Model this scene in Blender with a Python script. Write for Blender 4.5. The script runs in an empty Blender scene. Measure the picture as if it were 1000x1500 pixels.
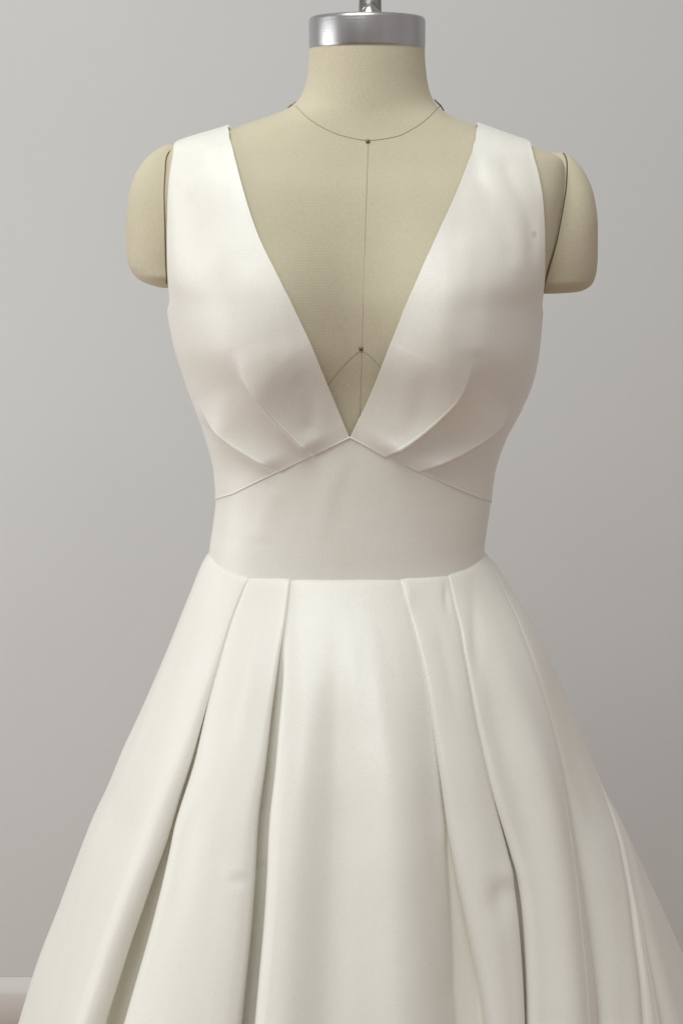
import bpy, bmesh, math, random
import numpy as np
from mathutils import Vector, noise

random.seed(3)
scene = bpy.context.scene
COL = scene.collection
PI = math.pi

# ------------------------------------------------------------------ camera
CAM = np.array([0.0, -1.80, 1.40]); PITCH = math.radians(9.6); F = 2650.0   # focal length in px of a 1000 px wide frame
cd = bpy.data.cameras.new('camera'); cam = bpy.data.objects.new('camera', cd); COL.objects.link(cam)
cam.location = CAM; cam.rotation_euler = (PI/2 - PITCH, 0, 0)
cd.sensor_fit = 'HORIZONTAL'; cd.sensor_width = 36; cd.lens = F/1000*36; cd.clip_end = 50
scene.camera = cam

# ------------------------------------------------------------------ light
scene.view_settings.view_transform = 'Standard'; scene.view_settings.look = 'None'
scene.view_settings.exposure = -0.08; scene.view_settings.gamma = 1
w = bpy.data.worlds.new('World'); scene.world = w; w.use_nodes = True
w.node_tree.nodes['Background'].inputs[0].default_value = (1.0, 0.93, 0.885, 1)
w.node_tree.nodes['Background'].inputs[1].default_value = 0.425
scene.cycles.diffuse_bounces = 8; scene.cycles.max_bounces = 12

def area(name, loc, target, sx, sy, power, color):
    l = bpy.data.lights.new(name, 'AREA'); l.shape = 'RECTANGLE'; l.size = sx; l.size_y = sy
    l.energy = power; l.color = color
    o = bpy.data.objects.new(name, l); COL.objects.link(o); o.location = loc
    o.rotation_euler = (Vector(target) - Vector(loc)).to_track_quat('-Z', 'Y').to_euler()
    return o
area('window_light', (-1.85, -0.20, 1.20), (0.0, 0.35, 0.95), 1.1, 1.5, 13.0, (0.97, 1.0, 1.0))
area('ceiling_light', (-0.40, -0.95, 2.75), (0.0, 0.0, 1.0), 1.1, 1.1, 22.5, (0.95, 1.0, 0.98))

# ------------------------------------------------------------------ helpers
def at(px, py, Y):
    "world point on the plane y = Y seen at pixel px, py"
    dx = (px-500)/F; dz = -(py-750)/F
    fy = math.cos(PITCH) + dz*math.sin(PITCH); fz = -math.sin(PITCH) + dz*math.cos(PITCH)
    k = (Y - CAM[1])/fy
    return np.array([CAM[0]+k*dx, Y, CAM[2]+k*fz])

def proj(p):
    d = np.asarray(p) - CAM
    depth = d[..., 1]*math.cos(PITCH) - d[..., 2]*math.sin(PITCH)
    up = d[..., 1]*math.sin(PITCH) + d[..., 2]*math.cos(PITCH)
    return 500 + F*d[..., 0]/depth, 750 - F*up/depth

class Pchip:
    "monotone cubic interpolation with linear ends"
    def __init__(s, x, y):
        x = np.array(x, float); y = np.array(y, float)
        o = np.argsort(x); x = x[o]; y = y[o]
        h = np.diff(x); d = np.diff(y)/h
        m = np.zeros(len(x)); m[0] = d[0]; m[-1] = d[-1]
        for i in range(1, len(x)-1):
            if d[i-1]*d[i] > 0:
                w1 = 2*h[i]+h[i-1]; w2 = h[i]+2*h[i-1]
                m[i] = (w1+w2)/(w1/d[i-1]+w2/d[i])
        s.x, s.y, s.m = x, y, m
    def __call__(s, q):
        q = np.asarray(q, float); x, y, m = s.x, s.y, s.m
        i = np.clip(np.searchsorted(x, q)-1, 0, len(x)-2)
        h = x[i+1]-x[i]; t = (q-x[i])/h
        tc = np.clip(t, 0, 1)
        r = ((1+2*tc)*(1-tc)**2)*y[i] + (tc*(1-tc)**2)*h*m[i] + (tc*tc*(3-2*tc))*y[i+1] + (tc*tc*(tc-1))*h*m[i+1]
        return r + np.where(t < 0, t*h*m[i], 0) + np.where(t > 1, (t-1)*h*m[i+1], 0)

def sstep(a, b, x):
    t = np.clip((np.asarray(x, float)-a)/(b-a), 0, 1); return t*t*(3-2*t)

def tag(o, **k):
    for a, b in k.items(): o[a] = b
    return o

def empty(name, loc, **k):
    o = bpy.data.objects.new(name, None); COL.objects.link(o); o.location = loc; o.empty_display_size = .05
    return tag(o, **k)

def mesh(name, verts, faces, mat, parent=None, smooth=True):
    me = bpy.data.meshes.new(name)
    verts = np.asarray(verts, float)
    if parent is not None: verts = verts - np.array(parent.location)
    me.from_pydata([tuple(v) for v in verts], [], faces)
    me.polygons.foreach_set('use_smooth', [smooth]*len(me.polygons))
    me.materials.append(mat); me.update()
    o = bpy.data.objects.new(name, me); COL.objects.link(o)
    if parent is not None: o.parent = parent
    return o

def grid_faces(nr, nc, closed=False, flip=False, base=0):
    f = []
    for i in range(nr-1):
        for j in range(nc if closed else nc-1):
            k = (j+1) % nc
            q = (base+i*nc+j, base+i*nc+k, base+(i+1)*nc+k, base+(i+1)*nc+j)
            f.append(q[::-1] if flip else q)
    return f

def grid(name, P, mat, parent, closed=False, flip=False, thick=None, offset=-1):
    nr, nc = P.shape[:2]
    o = mesh(name, P.reshape(-1, 3), grid_faces(nr, nc, closed, flip), mat, parent)
    if thick:
        m = o.modifiers.new('cloth', 'SOLIDIFY'); m.thickness = thick; m.offset = offset
    return o

def tube(name, pts, r, mat, parent, seg=8, caps=True):
    pts = np.asarray(pts, float); n = len(pts); V = []
    rr = r if hasattr(r, '__len__') else [r]*n
    T = np.gradient(pts, axis=0); prev = None
    for i in range(n):
        t = Vector(T[i]).normalized()
        if prev is None:
            a = t.orthogonal().normalized()
        else:
            a = (prev - t*prev.dot(t)).normalized()
        prev = a; b = t.cross(a)
        for k in range(seg):
            an = 2*PI*k/seg
            V.append(pts[i] + rr[i]*(math.cos(an)*np.array(a)+math.sin(an)*np.array(b)))
    f = grid_faces(n, seg, True)
    if caps: f += [tuple(range(seg))[::-1], tuple(range((n-1)*seg, n*seg))]
    return mesh(name, V, f, mat, parent)

def lathe(name, prof, c, mat, parent, seg=96):
    V = []
    for r, z in prof:
        for k in range(seg):
            a = 2*PI*k/seg; V.append((c[0]+r*math.cos(a), c[1]+r*math.sin(a), z))
    f = grid_faces(len(prof), seg, True)
    f += [tuple(range(seg))[::-1], tuple(range((len(prof)-1)*seg, len(prof)*seg))]
    return mesh(name, V, f, mat, parent)

# ------------------------------------------------------------------ materials
def mat(name, col, rough=.5, **k):
    m = bpy.data.materials.new(name); m.use_nodes = True
    b = m.node_tree.nodes['Principled BSDF']
    b.inputs['Base Color'].default_value = (*col, 1); b.inputs['Roughness'].default_value = rough
    for a, v in k.items():
        b.inputs[a.replace('_', ' ')].default_value = v
    return m, m.node_tree, b

def node(nt, t, **k):
    n = nt.nodes.new(t)
    for a, v in k.items():
        if a in n.inputs.keys() if isinstance(a, str) else False: n.inputs[a].default_value = v
        else: setattr(n, a, v)
    return n

def coords(nt, scale=(1, 1, 1)):
    tc = nt.nodes.new('ShaderNodeTexCoord'); mp = nt.nodes.new('ShaderNodeMapping')
    mp.inputs['Scale'].default_value = scale; nt.links.new(tc.outputs['Object'], mp.inputs['Vector'])
    return mp.outputs['Vector']

def noise_tex(nt, vec, scale, detail=4, rough=.5):
    n = nt.nodes.new('ShaderNodeTexNoise'); n.inputs['Scale'].default_value = scale
    n.inputs['Detail'].default_value = detail; n.inputs['Roughness'].default_value = rough
    nt.links.new(vec, n.inputs['Vector']); return n.outputs['Fac']

def colmix(nt, fac, a, b):
    r = nt.nodes.new('ShaderNodeValToRGB'); r.color_ramp.elements[0].color = (*a, 1); r.color_ramp.elements[1].color = (*b, 1)
    r.color_ramp.elements[0].position = .3; r.color_ramp.elements[1].position = .7
    nt.links.new(fac, r.inputs['Fac']); return r.outputs['Color']

def bump(nt, h, dist, strength, prev=None):
    b = nt.nodes.new('ShaderNodeBump'); b.inputs['Distance'].default_value = dist; b.inputs['Strength'].default_value = strength
    nt.links.new(h, b.inputs['Height'])
    if prev: nt.links.new(prev, b.inputs['Normal'])
    return b.outputs['Normal']

def weave(nt, pitch, dist, strength, prev=None):
    tc = nt.nodes.new('ShaderNodeTexCoord'); outs = []
    for d in ('X', 'Z'):
        wv = nt.nodes.new('ShaderNodeTexWave'); wv.bands_direction = d; wv.inputs['Scale'].default_value = .314/pitch/2
        wv.inputs['Distortion'].default_value = 1.5; wv.inputs['Detail Scale'].default_value = 3
        nt.links.new(tc.outputs['Object'], wv.inputs['Vector']); outs.append(wv.outputs['Fac'])
    ad = nt.nodes.new('ShaderNodeMath'); ad.operation = 'ADD'
    nt.links.new(outs[0], ad.inputs[0]); nt.links.new(outs[1], ad.inputs[1])
    return bump(nt, ad.outputs[0], dist, strength, prev)

SATIN, nt, b = mat('ivory_satin', (.86, .85, .79), .37, Specular_IOR_Level=.5, Sheen_Weight=.12, Sheen_Roughness=.4)
v = coords(nt)
n1 = noise_tex(nt, v, 14, 3)
base = colmix(nt, n1, (.865, .85, .785), (.885, .87, .81))
def mixrgb(nt, mode, fac, a, bb):
    m = nt.nodes.new('ShaderNodeMix'); m.data_type = 'RGBA'; m.blend_type = mode
    for sock, v_ in ((m.inputs[0], fac), (m.inputs[6], a), (m.inputs[7], bb)):
        if isinstance(v_, (int, float, tuple)): sock.default_value = v_
        else: nt.links.new(v_, sock)
    return m.outputs[2]
base = mixrgb(nt, 'MULTIPLY', 1.0, base, colmix(nt, noise_tex(nt, coords(nt, (520, 520, 420)), 1, 3, .7), (.95, .95, .95), (1, 1, 1)))
SATIN_NT, SATIN_B, SATIN_BASE = nt, b, base
nt.links.new(base, b.inputs['Base Color'])
nn = weave(nt, .0011, .0002, .12)
nn = bump(nt, noise_tex(nt, coords(nt, (1, 1, .35)), 55, 3), .0012, .30, nn)
nn = bump(nt, noise_tex(nt, coords(nt, (1, 1, 1.4)), 420, 2), .0004, .22, nn)
nt.links.new(nn, b.inputs['Normal'])

CANVAS, nt, b = mat('beige_linen', (.52, .46, .31), .85, Specular_IOR_Level=.2, Sheen_Weight=.1)
v = coords(nt)
big = noise_tex(nt, v, 9, 4); fine = noise_tex(nt, coords(nt, (900, 900, 250)), 1, 2)
mx = nt.nodes.new('ShaderNodeMath'); mx.operation = 'ADD'
m1 = nt.nodes.new('ShaderNodeMath'); m1.operation = 'MULTIPLY'; m1.inputs[1].default_value = .45; nt.links.new(fine, m1.inputs[0])
m2 = nt.nodes.new('ShaderNodeMath'); m2.operation = 'MULTIPLY'; m2.inputs[1].default_value = .55; nt.links.new(big, m2.inputs[0])
nt.links.new(m1.outputs[0], mx.inputs[0]); nt.links.new(m2.outputs[0], mx.inputs[1])
nt.links.new(colmix(nt, mx.outputs[0], (.53, .480, .355), (.65, .595, .455)), b.inputs['Base Color'])
nt.links.new(weave(nt, .0013, .0003, .17), b.inputs['Normal'])

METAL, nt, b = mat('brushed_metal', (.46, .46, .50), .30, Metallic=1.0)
nt.links.new(colmix(nt, noise_tex(nt, coords(nt, (34, 34, .5)), 1, 2, .4), (.36, .35, .35), (.56, .56, .58)), b.inputs['Base Color'])  # upright light and dark streaks painted into the colour, in place of room reflections
nz = noise_tex(nt, coords(nt, (6, 6, 900)), 1, 3)
nt.links.new(bump(nt, nz, .0004, .25), b.inputs['Normal'])
mr = nt.nodes.new('ShaderNodeMapRange'); mr.inputs['To Min'].default_value = .22; mr.inputs['To Max'].default_value = .42
nt.links.new(noise_tex(nt, coords(nt), 30, 3), mr.inputs['Value']); nt.links.new(mr.outputs[0], b.inputs['Roughness'])
CHROME, nt, b = mat('chrome', (.72, .71, .68), .13, Metallic=1.0)
DARK, nt, b = mat('dark_steel', (.20, .17, .14), .35, Metallic=.8)
THREAD, nt, b = mat('seam_thread', (.38, .33, .23), .9)
LINETH, nt, b = mat('piping_thread', (.13, .10, .065), .9)

WALL, nt, b = mat('wall_paint', (.62, .615, .60), .75, Specular_IOR_Level=.2)
v = coords(nt)
nt.links.new(colmix(nt, noise_tex(nt, v, 2.2, 4), (.675, .685, .69), (.70, .71, .712)), b.inputs['Base Color'])
nt.links.new(bump(nt, noise_tex(nt, v, 260, 3), .0008, .25), b.inputs['Normal'])
TRIM, nt, b = mat('trim_paint', (.72, .705, .695), .5)
FLOOR, nt, b = mat('wood_floor', (.42, .25, .17), .5)
nt.links.new(colmix(nt, noise_tex(nt, coords(nt, (3, 40, 3)), 1.2, 6), (.46, .31, .24), (.60, .43, .34)), b.inputs['Base Color'])

# ------------------------------------------------------------------ the setting
WY = 1.06
mesh('wall', [(-3, WY, 0), (3, WY, 0), (3, WY, 2.9), (-3, WY, 2.9), (-3, WY+.1, 0), (3, WY+.1, 0), (3, WY+.1, 2.9), (-3, WY+.1, 2.9)],
     [(0, 1, 2, 3), (7, 6, 5, 4), (3, 2, 6, 7), (0, 3, 7, 4), (1, 5, 6, 2)], WALL, smooth=False)['kind'] = 'structure'
zb = at(20, 1431, WY)[2]
pr = [(WY-.001, zb), (WY-.003, zb-.0005), (WY-.012, zb-.020), (WY-.014, zb-.0235), (WY-.0145, zb-.027), (WY-.0145, .004), (WY-.001, .004)]
V = [(x, y, z) for x in (-3, 3) for y, z in pr]; n = len(pr)
sk = mesh('skirting_board', V, [(i, i+1, n+i+1, n+i) for i in range(n-1)], TRIM); sk['kind'] = 'structure'
mesh('floor', [(-3, -3, 0), (3, -3, 0), (3, WY+.05, 0), (-3, WY+.05, 0)], [(0, 1, 2, 3)], FLOOR, smooth=False)['kind'] = 'structure'

# ------------------------------------------------------------------ the figure surface
# rows of the figure: height pixel row, left and right outline, front depth, back depth, squareness
ROWS = [  # py, xl, xr, bf, bb, n
 (40, 453, 622, .055, .055, 2.0), (70, 453, 622, .055, .055, 2.0), (110, 449, 626, .055, .056, 2.0), (140, 439, 635, .056, .058, 2.0),
 (156, 424, 648, .057, .060, 2.0), (168, 396, 672, .058, .062, 2.02), (180, 362, 706, .0605, .064, 2.05), (196, 316, 752, .0640, .067, 2.15),
 (208, 279, 791, .0675, .069, 2.3), (216, 258, 812, .0700, .070, 2.45), (224, 247, 825, .0725, .072, 2.65), (240, 244, 828, .077, .075, 3.0), (268, 243, 826, .086, .080, 3.4),
 (300, 243, 821, .093, .084, 3.6), (350, 244, 812, .100, .089, 3.6), (400, 245, 799, .106, .091, 3.3),
 (440, 247, 792, .109, .091, 2.6),
 (500, 257, 787, .107, .089, 2.4), (560, 275, 776, .100, .086, 2.3), (600, 290, 759, .097, .084, 2.3), (640, 304, 738, .094, .082, 2.25),
 (690, 316, 722, .091, .080, 2.2), (735, 318, 716, .089, .079, 2.2), (770, 314, 711, .088, .080, 2.2), (800, 309, 707, .088, .081, 2.2),
 (830, 306, 707, .089, .082, 2.2), (900, 300, 716, .095, .095, 2.2), (1000, 290, 726, .10, .10, 2.2)]
zz, cc, aa = [], [], []
for r in ROWS:
    L = at(r[1], r[0], 0); R = at(r[2], r[0], 0); zz.append((L[2]+R[2])/2); cc.append((L[0]+R[0])/2); aa.append((R[0]-L[0])/2)
fA, fC = Pchip(zz, aa), Pchip(zz, cc)
fBF, fBB, fN = [Pchip(zz, [r[i] for r in ROWS]) for i in (3, 4, 5)]
def softened(f, sg=.003):
    q = np.linspace(min(zz)-.02, max(zz)+.02, 3000); dz_ = q[1]-q[0]; m = int(4*sg/dz_)
    k = np.exp(-(np.arange(-m, m+1)*dz_)**2/(2*sg*sg)); k /= k.sum()
    v = np.convolve(np.pad(f(q), m, mode='edge'), k, 'valid')
    return lambda z: np.interp(z, q, v)
fA, fC, fBF, fBB, fN = [softened(f, g) for f, g in ((fA, .0022), (fC, .003), (fBF, .006), (fBB, .006), (fN, .006))]
ZTOP, ZBOT = zz[0], zz[-1]
zP = lambda py: at(520, py, 0)[2]
BUSTZ = at(520, 505, -.12)[2]
def surf(th, z, bust=1.0, valley=0.0):
    th, z = np.broadcast_arrays(np.asarray(th, float), np.asarray(z, float))
    c, s = np.cos(th), np.sin(th); n = fN(z); a = fA(z); cx = fC(z)
    x = a*np.sign(c)*np.abs(c)**(2/n)
    y = -np.where(s > 0, fBF(z), fBB(z))*np.sign(s)*np.abs(s)**(2/n)
    dz = z-BUSTZ
    sz = np.where(dz > 0, .075, .046)
    g = np.exp(-dz*dz/(2*sz*sz))
    bx = np.exp(-(np.abs(x)-.088)**2/(2*.050**2))
    fr = sstep(0, .55, s)
    y = y - bust*.037*g*bx*fr
    # soft hollow between the breasts
    y = y + valley*.012*g*np.exp(-x*x/(2*.035**2))*fr
    k = .022*sstep(1.15, 1.47, z)
    return np.stack([cx+x, y, z - k*x], -1)

def normal(fn, th, z, flipz=1):
    e = 2e-3
    du = fn(th+e, z)-fn(th-e, z); dv = fn(th, z+e*.3)-fn(th, z-e*.3)
    n = np.cross(dv, du); l = np.linalg.norm(n, axis=-1, keepdims=True); l[l < 1e-12] = 1
    n = n/l
    c = np.stack([np.cos(th), -np.sin(th), 0*th], -1)
    sg = np.sign((n*c).sum(-1, keepdims=True)); sg[sg == 0] = 1
    return n*sg

class Inv:
    "finds (theta, z) of a surface whose projection is nearest to a pixel"
    def __init__(s, fn, z0, z1):
        s.fn = fn
        s.th = np.linspace(0, PI, 361); s.z = np.linspace(z0, z1, 500)
        T, Z = np.meshgrid(s.th, s.z, indexing='ij'); s.T, s.Z = T, Z
        s.X, s.Y = proj(fn(T, Z)); s.z0, s.z1 = z0, z1
    def __call__(s, px, py):
        d = (s.X-px)**2+(s.Y-py)**2; i, j = np.unravel_index(d.argmin(), d.shape)
        t, z = s.T[i, j], s.Z[i, j]; wt = PI/360; wz = (s.z1-s.z0)/500
        for _ in range(4):
            T, Z = np.meshgrid(np.clip(np.linspace(t-wt, t+wt, 21), 0, PI), np.linspace(z-wz, z+wz, 21), indexing='ij')
            X, Y = proj(s.fn(T, Z)); d = (X-px)**2+(Y-py)**2; i, j = np.unravel_index(d.argmin(), d.shape)
            t, z = T[i, j], Z[i, j]; wt *= .2; wz *= .2
        return t, z
invD = Inv(surf, zP(880), zP(60))

def ridge_z(px, th):
    "height at which the side line of the shoulder passes under pixel column px"
    z = np.linspace(zP(235), zP(150), 2000); X, Y = proj(surf(np.full(2000, th), z))
    return z[np.abs(X-px).argmin()]
def side_z(py, th):
    z = np.linspace(zP(900), zP(200), 4000); X, Y = proj(surf(np.full(4000, th), z))
    return z[np.abs(Y-py).argmin()]

def curve_tz(pts, n, ends=None):
    "pixel path -> n samples (theta, z), spaced evenly along the pixel path"
    tz = []; run = []
    def flush():
        if len(run) > 1:
            p = np.array(run, float); s = np.r_[0, np.cumsum(np.linalg.norm(np.diff(p, axis=0), axis=1))]; s /= s[-1]
            q = np.linspace(0, 1, 26); X, Y = Pchip(s, p[:, 0])(q), Pchip(s, p[:, 1])(q)
            tz.extend(invD(x, y) for x, y in zip(X, Y))
        elif run: tz.append(invD(*run[0]))
        run.clear()
    for p in pts:
        if p[0] == 'tz': flush(); tz.append(p[1:])
        else: run.append(p)
    flush(); tz = np.array(tz, float)
    XY = np.stack(proj(surf(tz[:, 0], tz[:, 1])), -1)
    keep = np.r_[True, np.linalg.norm(np.diff(XY, axis=0), axis=1) > .15]; tz = tz[keep]
    XY = np.stack(proj(surf(tz[:, 0], tz[:, 1])), -1)
    s = np.r_[0, np.cumsum(np.linalg.norm(np.diff(XY, axis=0), axis=1))]
    s = s/s[-1]; q = np.linspace(0, 1, n)
    return np.stack([Pchip(s, tz[:, 0])(q), Pchip(s, tz[:, 1])(q)], -1)

def coons(AB, DC, AD, BC):
    "AB, DC run along u; AD, BC along v"
    nu, nv = len(AB), len(AD); u = np.linspace(0, 1, nu)[None, :, None]; v = np.linspace(0, 1, nv)[:, None, None]
    return ((1-v)*AB[None]+v*DC[None]+(1-u)*AD[:, None]+u*BC[:, None]
            - ((1-u)*(1-v)*AB[0]+u*(1-v)*AB[-1]+(1-u)*v*AD[-1]+u*v*BC[-1]))

def sdist(X, Y, path):
    "signed distance in px to a path, and the position 0..1 along it; left of the travel direction (image axes) is positive"
    p = np.array(path, float)
    # densify
    s = np.r_[0, np.cumsum(np.linalg.norm(np.diff(p, axis=0), axis=1))]; s /= s[-1]
    q = np.linspace(0, 1, 60); p = np.stack([Pchip(s, p[:, 0])(q), Pchip(s, p[:, 1])(q)], -1)
    best = np.full(X.shape, 1e9); sg = np.ones(X.shape); pos = np.zeros(X.shape)
    for i in range(len(p)-1):
        a, b = p[i], p[i+1]; ab = b-a; L2 = ab@ab
        t = ((X-a[0])*ab[0]+(Y-a[1])*ab[1])/L2; tc = np.clip(t, 0, 1)
        dx = X-(a[0]+tc*ab[0]); dy = Y-(a[1]+tc*ab[1]); d = np.hypot(dx, dy)
        cr = ab[0]*(Y-a[1])-ab[1]*(X-a[0])
        m = d < best; best = np.where(m, d, best); sg = np.where(m, np.sign(cr), sg); pos = np.where(m, q[i]+tc*(q[1]), pos)
    return best*sg, pos

# ------------------------------------------------------------------ the dress form
form = empty('dress_form', (0.02, 0, 0), label='beige linen tailor\'s dress form with metal neck cap, wearing the white gown', category='dress form')
INSET = .0026
def body(th, z):
    p = surf(th, z, 1.0, .6); return p
th = np.linspace(0, 2*PI, 241)[:-1]
zr = np.r_[np.linspace(zz[-1], zP(240), 110)[:-1], np.linspace(zP(240), zP(150), 90)[:-1], np.linspace(zP(150), zP(52), 30)]
T, Z = np.meshgrid(th, zr); P = body(T, Z); N = normal(body, T, Z)
P = P - N*INSET*sstep(zP(60), zP(190), Z)[..., None]
nr, nc = P.shape[:2]
f = grid_faces(nr, nc, True, flip=True) + [tuple(range(nc)), tuple(range((nr-1)*nc, nr*nc))[::-1]]
mesh('torso', P.reshape(-1, 3), f, CANVAS, form)

def body_pt(px, py, lift=.0002):
    t, z = invB(px, py)
    p = bodyI(np.array([t]), np.array([z])); n = normal(body, np.array([t]), np.array([z]))
    return (p+n*lift)[0]
def bodyI(T, Z):
    T = np.asarray(T, float); Z = np.asarray(Z, float)
    return body(T, Z) - normal(body, T, Z)*(INSET*sstep(zP(60), zP(190), Z))[..., None]
invB = Inv(bodyI, zP(700), zP(60))

def seam(name, path, r, m=THREAD, n=60, wob=0.0, lift=.0002):
    p = np.array(path, float); s = np.r_[0, np.cumsum(np.linalg.norm(np.diff(p, axis=0), axis=1))]; s /= s[-1]; q = np.linspace(0, 1, n)
    X, Y = Pchip(s, p[:, 0])(q), Pchip(s, p[:, 1])(q)
    return tube(name, [body_pt(x, y, lift) for x, y in zip(X, Y)], r, m, form, 6)
seam('neck_seam', [(433, 155), (448, 170), (470, 185), (500, 198), (539, 205), (578, 200), (608, 186), (628, 171), (640, 158)], .00030)
seam('centre_seam', [(539, 206), (536, 300), (533, 400), (530, 512), (528, 580), (524, 652)], .00023)
seam('centre_seam', [(529, 512), (510, 527), (485, 556), (462, 585)], .00026, n=30)
seam('centre_seam', [(529, 512), (545, 524), (560, 541), (575, 560)], .00022, n=30)
for px, py in ((538.5, 207), (529, 510.5)):
    c = body_pt(px, py, .0006); V = []; R = .0021
    prof = [(R, -.0004), (R*.97, .0004), (R*.75, .0011), (R*.4, .0015), (.0001, .0016)]
    for r_, y_ in prof:
        for k in range(16):
            a = 2*PI*k/16; V.append(c+np.array([r_*math.cos(a), -y_, r_*math.sin(a)]))
    mesh('tack', V, grid_faces(len(prof), 16, True), DARK, form)

# neck cap and pole
cN = at(537.5, 45, 0); zc0 = at(537, 67, -.03)[2]; zc1 = at(537, 25, 0)[2]; RC = (at(622.5, 45, 0)[0]-at(453, 45, 0)[0])/2
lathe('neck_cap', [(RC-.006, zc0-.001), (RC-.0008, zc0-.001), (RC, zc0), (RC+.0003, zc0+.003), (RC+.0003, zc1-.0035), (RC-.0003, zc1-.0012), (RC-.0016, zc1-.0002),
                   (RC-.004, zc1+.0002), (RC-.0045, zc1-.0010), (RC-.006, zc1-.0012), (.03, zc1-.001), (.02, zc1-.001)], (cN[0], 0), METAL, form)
xp = at(537.5, 10, 0)[0]; rp = (at(559, 10, 0)[0]-at(525, 10, 0)[0])/2*.98; xp = at(542, 10, 0)[0]
lathe('pole_collar', [(rp+.004, zc1-.0012), (rp+.0038, zc1+.0014), (rp+.0015, zc1+.003), (rp, zc1+.0035), (rp-.002, zc1+.0036)], (xp, 0), CHROME, form, 48)
lathe('pole', [(rp, zc1+.001), (rp, zc1+.16), (rp-.001, zc1+.162), (rp-.004, zc1+.163)], (xp, 0), CHROME, form, 48)
kz = zc1+.024
lathe('pole_knob', [(rp+.001, kz-.007), (rp+.0035, kz-.0066), (rp+.0055, kz-.004), (rp+.006, kz), (rp+.006, kz+.03), (rp+.003, kz+.034), (rp+.001, kz+.035)], (xp, 0), CHROME, form, 48)

# shoulder caps (the short arm stubs) with the seam that joins them to the torso
def stub(side):
    if side < 0:
        rows = [(211, 247, 244), (216, 246, 234), (224, 245, 222), (236, 244, 210), (262, 244, 195), (295, 244.5, 187.5), (340, 245, 184.5), (372, 246, 186), (388, 247, 189), (398, 248, 194), (407, 249, 202), (414, 250, 214), (420, 251, 234)]
    else:
        rows = [(223, 824, 828), (228, 826, 836), (238, 827, 846), (252, 826, 856), (285, 822, 869), (330, 814, 874.5), (370, 805, 874.5), (395, 798, 873), (408, 794, 870), (417, 791, 865), (423, 789, 857), (427, 788, 845), (428.5, 787, 825)]
    py = [r[0] for r in rows]; q = np.r_[np.linspace(py[0], py[2], 16)[:-1], np.linspace(py[2], py[8], 60)[:-1], np.linspace(py[8], py[-1], 26)]
    s = (q-py[0])/(py[-1]-py[0])
    x0 = Pchip(py, [r[1] for r in rows])(q); x1 = Pchip(py, [r[2] for r in rows])(q)
    # depth of each section from front to back
    w = .050*np.clip(np.sin(np.clip(s*1.9, 0, PI/2)), 0, 1)**.75*(1-.12*s)
    w = w*np.sqrt(np.clip(1-np.clip((s-.90)/.115, 0, 1)**2.2, 0, 1)) + .002
    V = []; ns = 64
    rings = []
    for i in range(len(q)):
        a0 = at(x0[i], q[i], 0); a1 = at(x1[i], q[i], 0); e = abs(a1[0]-a0[0])+1e-4
        ring = []
        for k in range(ns):
            p = 2*PI*k/ns; c, sn = math.cos(p), math.sin(p)
            cc_ = abs(c)**.85*np.sign(c)
            x = a0[0] + side*(e*cc_ if c > 0 else .014*c)
            ring.append((x, w[i]*np.sign(sn)*abs(sn)**.9+.002, a0[2]))
        rings.append(ring)
    P = np.array(rings)
    o = grid('shoulder_cap', P, CANVAS, form, closed=True, flip=(side < 0))
    me = o.data; bm = bmesh.new(); bm.from_mesh(me); bm.verts.ensure_lookup_table()
    bm.faces.new([bm.verts[k] for k in range(ns)]); bm.faces.new([bm.verts[(len(q)-1)*ns+k] for k in range(ns)])
    bmesh.ops.recalc_face_normals(bm, faces=bm.faces); 
    for f_ in bm.faces: f_.smooth = True
    bm.to_mesh(me); bm.free()
    # piping seam round the joint
    # cord seam where the cap meets the torso
    sp = []
    for i in range(1, len(q)-6):
        z = P[i, 0, 2]; cx_, a_, n_, b_ = float(fC(z)), float(fA(z)), float(fN(z)), float(fBF(z))
        yy = min(w[i]*.985, b_*.98); xi_ = a_*(1-(yy/b_)**n_)**(1/n_)
        xi_ = max(xi_, abs(P[i, ns//4, 0]-cx_)-.012)
        sp.append((cx_+side*(xi_+.0004), -yy-.0002+.002, z))
    sp = np.array(sp)
    tube('shoulder_seam', sp, .0007, LINETH, form, 6)
stub(-1); stub(1)

# T pins in the neck
def pin(head, tip_dir, L, label):
    h = np.array(head); d = np.array(tip_dir, float); d /= np.linalg.norm(d)
    e = empty('pin', tuple(h+d*.0), label=label, category='pin', group='steel T pins in the neck of the dress form')
    return e, h, d
p1 = at(639, 163, -.004); p0 = at(645, 153, -.004)
e, h, d = pin(p0, p1-p0, .01, 'steel T pin standing out beside the right side of the neck in the photo')
tube('pin_head', [at(636, 145, -.004), at(640, 149.5, -.004), at(645, 154, -.004), at(650, 162, -.004)], [.0006, .0008, .0008, .0006], DARK, e, 8)
tube('pin_shaft', [p0+(p0-p1)*0, p1+(p1-p0)*1.2], .0004, DARK, e, 8)
p0 = at(434, 151, .004); p1 = at(444, 166, .004)
e, h, d = pin(p0, p1-p0, .01, 'steel T pin lying flat at the left side of the neck in the photo')
tube('pin_head', [at(421, 158, .0), at(428, 153, .0), at(436, 148.5, .0)], [.0008, .0011, .0009], DARK, e, 8)
tube('pin_shaft', [at(428, 153, .0), at(440, 166, .010)], .0005, DARK, e, 8)

# ------------------------------------------------------------------ the dress
gown = empty('wedding_dress', (0.02, -.01, 0), label='ivory satin wedding gown, sleeveless with deep V neck and pleated full skirt', category='wedding dress')

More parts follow.
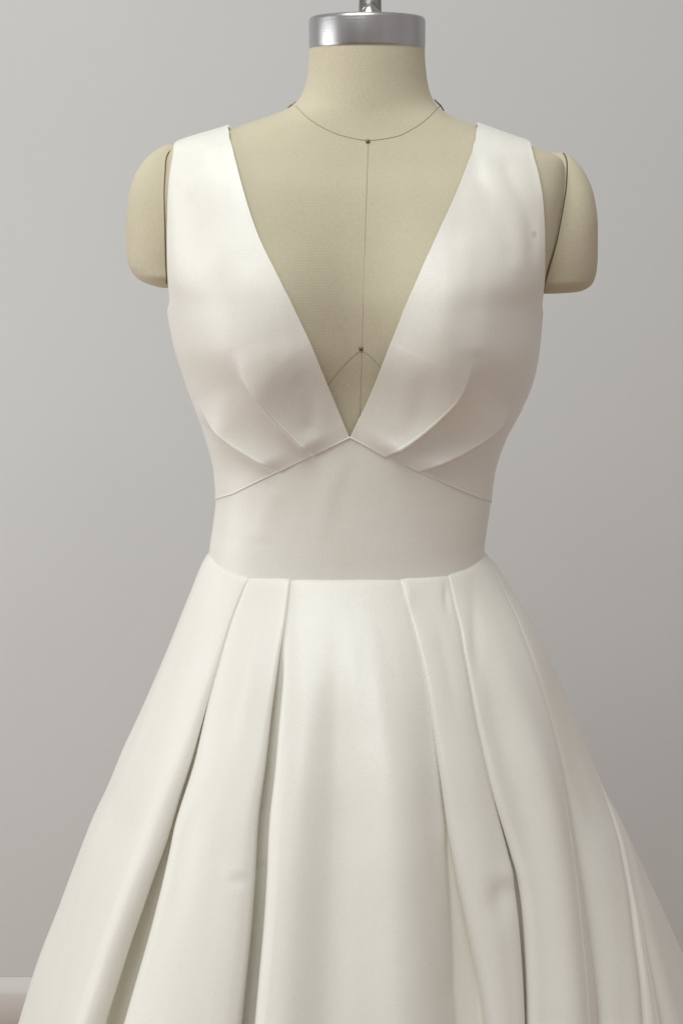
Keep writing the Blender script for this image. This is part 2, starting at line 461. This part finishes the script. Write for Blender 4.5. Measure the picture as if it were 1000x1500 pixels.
SEAM_L = [(512, 641), (490, 652), (462, 665), (415, 688), (378, 706), (345, 723)]
SEAM_R = [(512, 641), (535, 653), (563, 668), (612, 690), (670, 717), (696, 728)]
NECK_L = [(512, 641), (480, 565), (447, 488), (411, 413), (378, 343), (356, 275), (342, 220), (337, 196)]
NECK_R = [(512, 641), (536, 592), (566, 520), (601, 433), (640, 345), (673, 270), (690, 222), (696, 198)]
ARM_L = [(251, 440), (248, 400), (247, 350), (248, 300), (251, 255), (256, 225)]
ARM_R = [(791, 448), (795.5, 400), (796, 350), (794, 300), (787, 255), (777, 222)]

def tuck(X, Y, path, amp, wc, wo, fade, sg=1):
    "fold ridge: soft slope on the positive side, sharp on the other; fades out along the path"
    d, pos = sdist(X, Y, path); d = d*sg
    A = amp*(1-sstep(fade, 1.0, pos))
    end = np.where(pos >= .999, np.abs(d), 0)
    wcc = wc*(1+1.2*sstep(.4, 1, pos)); woo = wo*(1+7*sstep(fade*.95, 1, pos))
    h = np.where(d > 0, np.exp(-(np.abs(d)/wcc)**1.15), np.exp(-(np.abs(d)/woo)**1.3))
    S = A*(1-sstep(.50, .85, pos))
    return A*h - .16*S*np.exp(-((d+wo*2.6)/(wo*1.25))**2) + .085*S*np.exp(-((d-wo*.5)/(wo*.75))**2)
def softfold(X, Y, path, amp, wd, e0=.2, e1=.8):
    d, pos = sdist(X, Y, path)
    return amp*np.exp(-d*d/(2*wd*wd))*sstep(0, e0, pos)*(1-sstep(e1, 1, pos))

def bodice_disp(X, Y, side, P):
    h = 0*X
    if side < 0:
        # paths run from the seam upwards; "positive" is the centre side
        h += tuck(X, Y, [(464, 668), (440, 645), (410, 612), (386, 582), (367, 556), (355, 532), (346, 510)], .0105, 22, 1.6, .60)
        h += tuck(X, Y, [(417, 691), (385, 672), (350, 649), (325, 627), (306, 604), (290, 580)], .0085, 20, 1.5, .6)
        h += softfold(X, Y, [(446, 640), (455, 610), (450, 575), (424, 548)], -.0019, 9)
        h += softfold(X, Y, [(300, 420), (330, 360), (345, 300), (345, 240)], .0010, 12)
        h += softfold(X, Y, [(270, 300), (290, 250), (300, 215), (310, 195)], .0010, 9)
        h += softfold(X, Y, [(395, 560), (400, 500), (380, 420), (350, 350)], -.0010, 16)
    else:
        pass
        h += tuck(X, Y, [(562, 668), (590, 650), (618, 628), (645, 602), (668, 575), (683, 548), (692, 520)], .0100, 22, 1.6, .62, -1)
        h += tuck(X, Y, [(611, 690), (640, 676), (672, 659), (705, 637), (728, 618), (740, 600), (748, 583)], .0080, 17, 1.5, .65, -1)
        h += softfold(X, Y, [(700, 610), (708, 560), (702, 530), (696, 505)], -.0008, 9)
        h += softfold(X, Y, [(690, 225), (700, 265), (735, 330), (750, 400)], -.0013, 10)
        h += softfold(X, Y, [(730, 215), (745, 260), (775, 330), (780, 400)], -.0014, 8)
        h += softfold(X, Y, [(705, 210), (722, 260), (757, 330), (766, 420)], .0008, 10)
        h += softfold(X, Y, [(640, 520), (650, 460), (680, 400), (690, 330)], .0010, 14)
        h += softfold(X, Y, [(575, 640), (590, 600), (600, 560), (620, 520)], .0010, 12)
    for i, (sx, sy, am) in enumerate(((55, 130, .0010), (24, 60, .00035))):
        h += am*np.array([noise.noise(Vector((x/sx+7*i, y/sy, side*3.1+i))) for x, y in zip(X.ravel(), Y.ravel())]).reshape(X.shape)
    return h

NU, NV = 300, 400
def over_shoulder(p, px1, thS):
    "carries an edge from its last pixel point over the shoulder line at pixel column px1"
    t0, z0 = invD(*p); out = []
    for q in np.linspace(.07, 1, 14):
        th = t0+(thS-t0)*q; px = p[0]+(px1-p[0])*q
        out.append(('tz', th, ridge_z(px, th)))
    return out
def bodice(side):
    thS = PI if side < 0 else 0.0
    if side < 0: sm, nk, am, xo, xi = SEAM_L, NECK_L, ARM_L, 263, 335
    else: sm, nk, am, xo, xi = SEAM_R, NECK_R, ARM_R, 768, 699
    AB = curve_tz(sm+[('tz', thS, side_z(734 if side < 0 else 737, thS))], NU)
    ridge_o, ridge_i = ridge_z(xo, thS), ridge_z(xi, thS)
    AD = curve_tz(nk+over_shoulder(nk[-1], xi, thS), NV)
    lowpy = (700, 650, 600, 550, 500, 470)
    BC = curve_tz([('tz', thS, side_z(734 if side < 0 else 737, thS))]+[('tz', thS, side_z(p, thS)) for p in lowpy]+am+over_shoulder(am[-1], xo, thS), NV)
    kk = np.ones(9)/9; on_side = np.abs(BC[:, 0]-thS) < .02
    for c_ in (0, 1):
        for arr in (AD, BC): arr[4:-4, c_] = np.convolve(arr[:, c_], kk, 'valid')
    BC[on_side, 0] = thS
    DC = np.stack([np.full(NU, thS), np.linspace(ridge_i, ridge_o, NU)], -1)
    G = coons(AB, DC, AD, BC)
    T, Z = G[..., 0], G[..., 1]
    if side < 0: T = np.clip(T, 0, PI)
    else: T = np.clip(T, 0, PI)
    P = surf(T, Z); N = normal(surf, T, Z)
    # the ridge of the shoulder: let the normals there point up and outwards
    X, Y = proj(P); H = bodice_disp(X, Y, side, P)
    u = np.linspace(0, 1, NU)[None, :]; v = np.linspace(0, 1, NV)[:, None]
    H = H*sstep(0, .03, 1-v)*(.12+.88*sstep(0, .05, v))
    H = H*(1-sstep(.93, 1, u))
    # the neckline lifts a little from the chest; the seam edge is pressed flat
    H = H + .0007*np.exp(-u/.05)*sstep(.05, .3, v)*sstep(0, .12, 1-v)
    P2 = P + N*(H+.0004)[..., None]
    o = grid('bodice_front', P2, SATIN, gown, flip=(side > 0), thick=.0016, offset=-1)
    # back panel mirrored behind the side line
    ri, ci = np.r_[0:NV:3, NV-1], np.r_[0:NU:3, NU-1]; Tb, Zb = T[np.ix_(ri, ci)], Z[np.ix_(ri, ci)]
    Pb = surf(-Tb, Zb); Nb = normal(surf, -Tb, Zb)
    grid('bodice_back', Pb+Nb*.0004, SATIN, gown, flip=(side < 0), thick=.0016, offset=-1)
    return AB
tzL = bodice(-1); tzR = bodice(1)

# midriff band: from the raised seam down to the waist seam
allt = np.r_[tzR[::-1, 0], tzL[1:, 0]]; allz = np.r_[tzR[::-1, 1], tzL[1:, 1]]
o_ = np.argsort(allt); fTop = lambda t: np.interp(t, allt[o_], allz[o_])
WAIST = [(309, 819), (320, 832), (340, 844), (365, 850), (430, 852), (512, 853), (590, 852), (640, 848), (680, 838), (700, 825), (708, 816)]
wt = np.array([invD(*p) for p in WAIST])
wt = np.vstack([[0, side_z(812, 0.0)], wt[::-1], [PI, side_z(815, PI)]]); wt[1:-1] = wt[1:-1][np.argsort(wt[1:-1, 0])]
fW0 = Pchip(wt[:, 0], wt[:, 1])
def fW(t):
    t = np.mod(np.asarray(t, float), 2*PI); tf = np.where(t > PI, 2*PI-t, t)
    zf = fW0(tf); zm = min(fW0(0.0), fW0(PI))
    return np.where(t > PI, fW0(tf)*.0+np.where(tf > PI/2, fW0(PI), fW0(0.0)), zf)
th = np.linspace(0, 2*PI, 481)[:-1]
ztop = np.where(th <= PI, fTop(th), np.interp(th, [PI, 2*PI], [fTop(PI), fTop(0)]))
zlow = fW(th); ztop = ztop+.0011
v = np.r_[np.linspace(0, .96, 70), .975, .985, .992, 1.0][:, None]
Z = zlow[None]*(1-v)+ztop[None]*v; T = np.broadcast_to(th[None], Z.shape).copy()
P = surf(T, Z); N = normal(surf, T, Z); X, Y = proj(P)
H = .0013 + 0*X
H = H - .0006*sstep(.985, 1, v)
H += softfold(X, Y, [(470, 800), (475, 750), (490, 700), (505, 665)], .0005, 10)
H += softfold(X, Y, [(500, 780), (500, 740), (512, 700), (522, 670)], -.0003, 9)
H += softfold(X, Y, [(380, 800), (385, 770), (395, 740), (405, 710)], .0008, 12)
H += .0005*np.array([noise.noise(Vector((x/60, y/70, 4.2))) for x, y in zip(X.ravel(), Y.ravel())]).reshape(X.shape)
front = (np.sin(T) > -.05)
P2 = P+N*(H)[..., None]
grid('midriff_band', P2, SATIN, gown, closed=True, flip=True, thick=.0022, offset=-1)
# the thin welt where bodice and band are sewn together
ft = np.linspace(.02, PI-.02, 300); fz = fTop(ft)+.0010; Pw = surf(ft, fz)+normal(surf, ft, fz)*.0017
tube('seam_welt', Pw, .0009, SATIN, gown, 8)

# ------------------------------------------------------------------ the skirt
SK = [  # py, left, right outline, front depth / half width
 (812, 306, 713, .095), (830, 296, 728, .105), (865, 281, 752, .122), (905, 265, 776, .142), (950, 247, 798, .163), (1000, 226, 818, .184), (1050, 204, 838, .206), (1100, 181, 858, .226),
 (1150, 160, 880, .246), (1200, 137, 906, .265), (1260, 114, 934, .288), (1320, 92, 962, .310), (1390, 65, 994, .335), (1450, 46, 1020, .356), (1500, 31, 1040, .372)]
szs = [(at(0, r[0], 0)[2]) for r in SK]
sl = np.array([at(r[1], r[0], 0)[0] for r in SK]); sr = np.array([at(r[2], r[0], 0)[0] for r in SK])
bf = np.array([r[3] for r in SK]); zb_ = np.array(szs)
def ext(vals): # carry the outline on to the floor
    z0 = zb_[-1]; s = (vals[-1]-vals[-4])/(zb_[-1]-zb_[-4])
    return np.r_[vals, [vals[-1]+s*.85*(.35-z0), vals[-1]+s*.85*(.35-z0)+s*.7*(.01-.35)]]
ZS = np.r_[zb_, .35, .01]
def make_skirt_fns(sl, sr):
    return Pchip(ZS, ext(sl)), Pchip(ZS, ext(sr)), Pchip(ZS, ext(bf))
def skirt_base_fn(fl, fr, fb):
    def fn(th, z, off=0.0):
        th, z = np.broadcast_arrays(np.asarray(th, float), np.asarray(z, float))
        L, R, B = fl(z), fr(z), fb(z); c = (L+R)/2; a = (R-L)/2; B2 = np.where(np.sin(th) > 0, B, B*.98)
        n = 2+.15*sstep(.9, 1.05, z)
        cs, sn = np.cos(th), np.sin(th)
        x = c+a*cs; y = -B2*sn
        nx, ny = cs/a, -sn/B2; l = np.hypot(nx, ny)
        return np.stack([x+off*nx/l, y+off*ny/l, z], -1)
    return fn
for it in range(6):   # the widest projected point of the cone should follow the outline
    fl, fr, fb = make_skirt_fns(sl, sr); fn = skirt_base_fn(fl, fr, fb)
    zt = np.linspace(ZS.min(), ZS.max(), 400); tt = np.linspace(-.6, PI+.6, 400)
    T, Z = np.meshgrid(tt, zt); X, Y = proj(fn(T, Z))
    for i, r in enumerate(SK[2:], 2):
        m = np.abs(Y-r[0]) < 4
        exl = r[1]-X[m].min(); exr = r[2]-X[m].max()
        sl[i] += .8*exl*.00068; sr[i] += .8*exr*.00068
fl, fr, fb = make_skirt_fns(sl, sr); sbase = skirt_base_fn(fl, fr, fb)
invS = Inv(sbase, .45, zb_[0]+.02)
def edge(path):
    tz = np.array([invS(*p) for p in path]); o = np.argsort(tz[:, 1])
    return Pchip(tz[o, 1], tz[o, 0])
lin = lambda *pts: Pchip([p[0] for p in pts], [p[1] for p in pts])   # functions of t, 0 at the waist
# folds from left to right: kind, path, visible gap (m), depth (m), tuck-under (m), lift (m), width over which the next panel rises
FOLDS = [
 ('R', [(363, 851), (352, 875), (340, 900), (322, 960), (305, 1015), (288, 1070), (270, 1125), (245, 1198), (220, 1270), (195, 1335), (170, 1400), (140, 1495)],
   lin((0, 0), (.10, .0003), (.14, .0016), (.17, .0038), (.21, .0085), (.265, .020), (.33, .030), (1, .06)), lin((0, .0025), (.05, .005), (.1, .008), (.2, .025), (.33, .044), (1, .08)), 1.0),
 ('R', [(432, 852), (425, 895), (412, 955), (399, 1020), (389, 1095), (379, 1155), (370, 1220), (361, 1350), (345, 1495)],
   lin((0, 0), (.04, .0008), (.09, .0055), (.16, .0100), (.22, .0120), (.33, .0135), (1, .03)), lin((0, .0025), (.05, .006), (.1, .018), (.2, .034), (.33, .048), (1, .07)), 1.0),
 ('L', [(590, 853), (597, 875), (605, 905), (620, 965), (635, 1050), (650, 1140), (662, 1210), (672, 1265), (688, 1350), (705, 1425), (717, 1495)],
   lin((0, 0), (.12, .0), (.2, .0008), (.22, .0035), (.265, .010), (.31, .018), (.33, .022), (1, .05)), lin((0, .0025), (.05, .004), (.1, .007), (.2, .018), (.33, .034), (1, .07)), .9),
 ('L', [(666, 844), (671, 870), (677, 900), (692, 1000), (705, 1070), (725, 1160), (745, 1220), (760, 1260), (770, 1315), (777, 1375), (783, 1495)],
   lin((0, 0), (.1, .0006), (.18, .0015), (.22, .004), (.25, .0095), (.33, .0140), (1, .03)), lin((0, .0025), (.05, .005), (.1, .007), (.2, .014), (.25, .020), (.33, .030), (1, .07)), .7),
 ('R', [(722, 830), (738, 860), (760, 910), (780, 975), (805, 1050), (825, 1120), (840, 1180), (850, 1240), (862, 1310), (872, 1375), (885, 1495)],
   lin((0, 0), (.3, .001), (1, .02)), lin((0, .001), (.05, .003), (.1, .011), (.2, .028), (.33, .040), (1, .05)), 1.7),
 ('R', [(745, 870), (790, 945), (845, 1060), (870, 1120), (895, 1200), (915, 1280), (927, 1350), (935, 1425), (942, 1495)],
   lin((0, 0), (.3, .001), (1, .02)), lin((0, .001), (.05, .001), (.1, .003), (.2, .018), (.33, .032), (1, .05)), 1.0),
 ('R', [(750, 870), (830, 1020), (865, 1110), (885, 1160), (915, 1250), (940, 1375), (955, 1440), (967, 1495)],
   lin((0, 0), (.3, .001), (1, .02)), lin((0, .001), (.05, .001), (.1, .002), (.2, .013), (.33, .026), (1, .05)), 1.0),
]
NT = 230
tt = np.r_[-.007, -.0045, -.002, np.linspace(0, .06, 26)[:-1], np.linspace(.06, 1, NT-25)**1.0]
efs = [edge(f[1]) for f in FOLDS]
def theta_edge(fz, t):
    th = 1.5
    for _ in range(30):
        z = float(fW(np.clip(th, 0.0, PI)))*(1-t)+.012*t
        th = .5*th+.5*float(np.clip(fz(z), .02, PI-.02))
    return th
extra = [(.42, .36, .30), (.10, .12, .12), (-.28, -.25, -.22), (-.75, -.7, -.7), (-1.3, -1.25, -1.2), (-1.9, -1.9, -1.9), (-2.4, -2.5, -2.5)]
rings = []; thk = []
E = np.array([[theta_edge(e, t) for e in efs] for t in tt])
# folds near the right outline and round the back are spaced by angle
e5 = E[:, 4]
for k, (a0, a1) in enumerate(((-.35, -.30), (-.8, -.75), (-1.3, -1.3), (-1.85, -1.85), (-2.4, -2.4), (-2.85, -2.8))):
    col = a0+(a1-a0)*tt
    E = np.c_[E, col]
ker = np.exp(-np.linspace(-2.2, 2.2, 21)**2/2); ker /= ker.sum()
for k in range(E.shape[1]):
    E[:, k] = np.convolve(np.pad(E[:, k], 10, mode='reflect', reflect_type='odd'), ker, 'valid')
for k in range(5, 8):
    E[:, k] = np.minimum(E[:, k], E[:, k-1]-.05)
for k in range(5):      # cloth edges never run quite true
    E[:, k] += np.array([.0035*noise.noise(Vector((t_*9, k*5.3, 0)))*sstep(.02, .15, t_) for t_ in tt])
KIND = [f[0] for f in FOLDS]+['R']*(E.shape[1]-len(FOLDS))
defg = lin((0, 0), (.3, .002), (1, .02)); defd = lin((0, .002), (.1, .007), (.3, .018), (.6, .03), (1, .05))
rows = []
for i, t in enumerate(tt):
    pts = []
    Rm = float((fr(.3)-fl(.3))/2) if False else None
    def R_at(th):
        z = float(fW(th))*(1-t)+.012*t; a = float(fr(z)-fl(z))/2; b_ = float(fb(z))
        return math.hypot(a*math.sin(th), b_*math.cos(th))+1e-6
    for k in range(E.shape[1]):
        e = E[i, k]; nxt = E[i, k+1] if k+1 < E.shape[1] else E[i, 0]-2*PI
        R = R_at(e); g = (float(FOLDS[k][2](t)) if k < len(FOLDS) else float(defg(t))); dp = (float(FOLDS[k][3](t)) if k < len(FOLDS) else float(defd(t)))
        rr = min((.0008+.0105*float(sstep(0, .30, t))+.004*t)*(FOLDS[k][4] if k < len(FOLDS) else 1), dp*.8)
        cov = (E[i, k-1] if k else E[i, -1]+2*PI)-e if KIND[k] == 'R' else e-nxt
        bk = min(.012+.03*sstep(0, .3, t), .3*cov*R)
        op = float(sstep(.0, .009, g)); rise = (.016+.012*t)*(1-op)+.005*op
        if KIND[k] == 'L': rise = .010+.030*float(sstep(0, .2, t))
        # profile across the fold, s in metres measured away from the covering panel
        prof = [(-.034, .0), (-.026, .0002), (-.006-rr*1.3, .0004), (-.001-rr, .0), (-.0005-rr*.5, -rr*.12), (-rr*.12, -rr*.48), (0, -rr), (-.0015, -rr-(dp-rr)*.15), (-bk*.6, -rr-(dp-rr)*.5), (-bk, -dp*.85), (-bk*.95, -dp), (-bk*.4, -dp*1.02),
                (0.0, -dp), (g*.6, -dp*.97), (g+.0005, -dp*.9), (g+.0012+rise*.12, -dp*.62*(1)), (g+.002+rise*.45, -dp*.18), (g+.003+rise, -dp*.04), (g+.010+rise*1.3, .0), (g+.012+rise*1.5, .0)]
        if KIND[k] == 'L': seq = [(-s, o) for s, o in prof[::-1]]
        else: seq = prof
        prv = E[i, k-1] if k else E[i, -1]+2*PI
        dL, dR = (.036, .014+1.5*rise+g) if KIND[k] == 'R' else (.014+1.5*rise+g, .036)
        mL = min(1.0, .47*(prv-e)*R/dL); mR = min(1.0, .47*(e-nxt)*R/dR)
        seq = [(e - s*(mL if s < 0 else mR)/R, o) for s, o in seq]
        pts.append(seq)
    line = []
    K = len(pts)
    for k in range(K):
        line += pts[k]
        a_ = pts[k][-1][0]; b_ = pts[(k+1) % K][0][0] - (2*PI if k == K-1 else 0)
        m = 14 if k in (1, K-1, 4) else 8
        for j in range(1, m):
            q = j/m; line.append((a_+(b_-a_)*q, .0))
    rows.append(line)
L = np.array(rows)                      # ring, point, (theta, offset)
ctr = np.array([.5*(L[:, 0, 0]+0)])     # unused
def chaikin(L):
    nxt = np.roll(L, -1, axis=1).copy(); nxt[:, -1, 0] -= 2*PI
    out = np.empty((L.shape[0], L.shape[1]*2, 2)); out[:, 0::2] = .75*L+.25*nxt; out[:, 1::2] = .25*L+.75*nxt
    return out
for _ in range(3): L = chaikin(L)
TH, OFF = L[..., 0], L[..., 1]
tcol = tt[:, None]
Z = fW(TH)*(1-tcol)+.012*tcol
P0 = sbase(TH, Z); X, Y = proj(P0)
# broad undulations of the cloth
und = 0*X
vis = sstep(.0, .3, np.sin(TH))
def band(path, amp, wd, t0=.0, t1=.12):
    d, pos = sdist(X, Y, path); return vis*1.35*amp*np.exp(-d*d/(2*wd*wd))*sstep(t0, max(t1, .22), tcol)
und += band([(462, 860), (455, 950), (445, 1100), (432, 1300), (420, 1520), (410, 1700)], .007, 26)
und += band([(500, 860), (497, 950), (490, 1100), (482, 1300), (472, 1520), (460, 1700)], -.006, 24)
und += band([(545, 860), (560, 950), (575, 1100), (585, 1300), (592, 1520), (600, 1700)], .010, 34)
und += band([(585, 880), (600, 950), (622, 1100), (640, 1300), (660, 1520), (680, 1700)], -.004, 18)
und += band([(636, 870), (650, 960), (680, 1100), (710, 1280), (740, 1500), (760, 1700)], .002, 14)
und += band([(700, 870), (735, 960), (770, 1100), (800, 1280), (825, 1500), (840, 1700)], .011, 24)
und += band([(690, 860), (705, 960), (725, 1060), (765, 1200), (790, 1350), (800, 1500)], -.005, 14)
und += band([(775, 870), (800, 960), (835, 1080), (862, 1220), (885, 1350), (905, 1500)], -.004, 14)
und += band([(330, 880), (290, 980), (235, 1130), (180, 1300), (110, 1500), (60, 1650)], .003, 26)
und += .006*tcol*np.array([noise.noise(Vector((3*math.cos(a), 3*math.sin(a), z*1.6))) for a, z in zip(TH.ravel(), Z.ravel())]).reshape(X.shape)
und += .0010*sstep(0, .1, tcol)*np.array([noise.noise(Vector((9*math.cos(a), 9*math.sin(a), z*7))) for a, z in zip(TH.ravel(), Z.ravel())]).reshape(X.shape)
for path, am, wd_ in (([(310, 900), (270, 1010), (225, 1130)], .0011, 9), ([(395, 900), (372, 1010), (350, 1120)], .0010, 8), ([(300, 1150), (275, 1250), (255, 1380)], -.0012, 11),
                      ([(520, 900), (522, 1040), (528, 1180)], .0010, 9), ([(640, 900), (655, 980), (672, 1070)], -.0014, 8), ([(610, 1150), (630, 1300), (650, 1450)], .0012, 10), ([(230, 1000), (185, 1110), (140, 1230)], -.0011, 10)):
    d, pos = sdist(X, Y, path); und += vis*am*np.exp(-d*d/(2*wd_*wd_))*sstep(0, .35, pos)*(1-sstep(.6, 1, pos))
# the small creases pressed into two of the pleats
def dent(px, py, rx, ry, amp): return amp*np.exp(-((X-px)/rx)**2-((Y-py)/ry)**2)*vis
und += dent(660, 878, 6, 20, -.0022)+dent(600, 880, 9, 25, .0012)+dent(700, 930, 9, 60, -.0022)+dent(348, 1279, 16, 4, .0014)+dent(352, 1289, 12, 8, -.0016)+dent(730, 1318, 20, 30, -.0045)+dent(742, 1282, 22, 16, .0022)
P = sbase(TH, Z, OFF+und+.0012)
# at the waist the skirt takes the outline of the bodice and lets go of it gradually
D0 = surf(TH, fW(TH)) + normal(surf, TH, fW(TH))*.0006 - sbase(TH, fW(TH))
P = P + D0*(np.exp(-(np.clip(tcol, 0, 1)/.075)**1.5))[..., None]
P = P + normal(surf, TH, fW(TH))*(np.clip(tcol, -1, 0)*.6+.0004*np.exp(-(tcol/.01)**2)*sstep(-.002, .003, tcol))[..., None]
grid('skirt', P, SATIN, gown, closed=True, flip=False, thick=.0016, offset=-1)

# a small grey smudge and a faint scratch on the right strap
nt, b, base = SATIN_NT, SATIN_B, SATIN_BASE
tc = nt.nodes.new('ShaderNodeTexCoord')
for (px, py), r0, amt in (((781, 343), .0023, .38), ((786, 292), .0012, .22), ((781, 300), .0012, .18)):
    t_, z_ = invD(px, py); p_ = surf(t_, z_) - np.array(gown.location)
    vm = nt.nodes.new('ShaderNodeVectorMath'); vm.operation = 'DISTANCE'; vm.inputs[1].default_value = tuple(p_)
    nt.links.new(tc.outputs['Object'], vm.inputs[0])
    mr = nt.nodes.new('ShaderNodeMapRange'); mr.inputs['From Min'].default_value = r0*.9; mr.inputs['From Max'].default_value = r0*1.9
    mr.inputs['To Min'].default_value = amt; mr.inputs['To Max'].default_value = 0
    nt.links.new(vm.outputs['Value'], mr.inputs['Value'])
    base = mixrgb(nt, 'MIX', mr.outputs[0], base, (.42, .40, .36, 1))
nt.links.new(base, b.inputs['Base Color'])
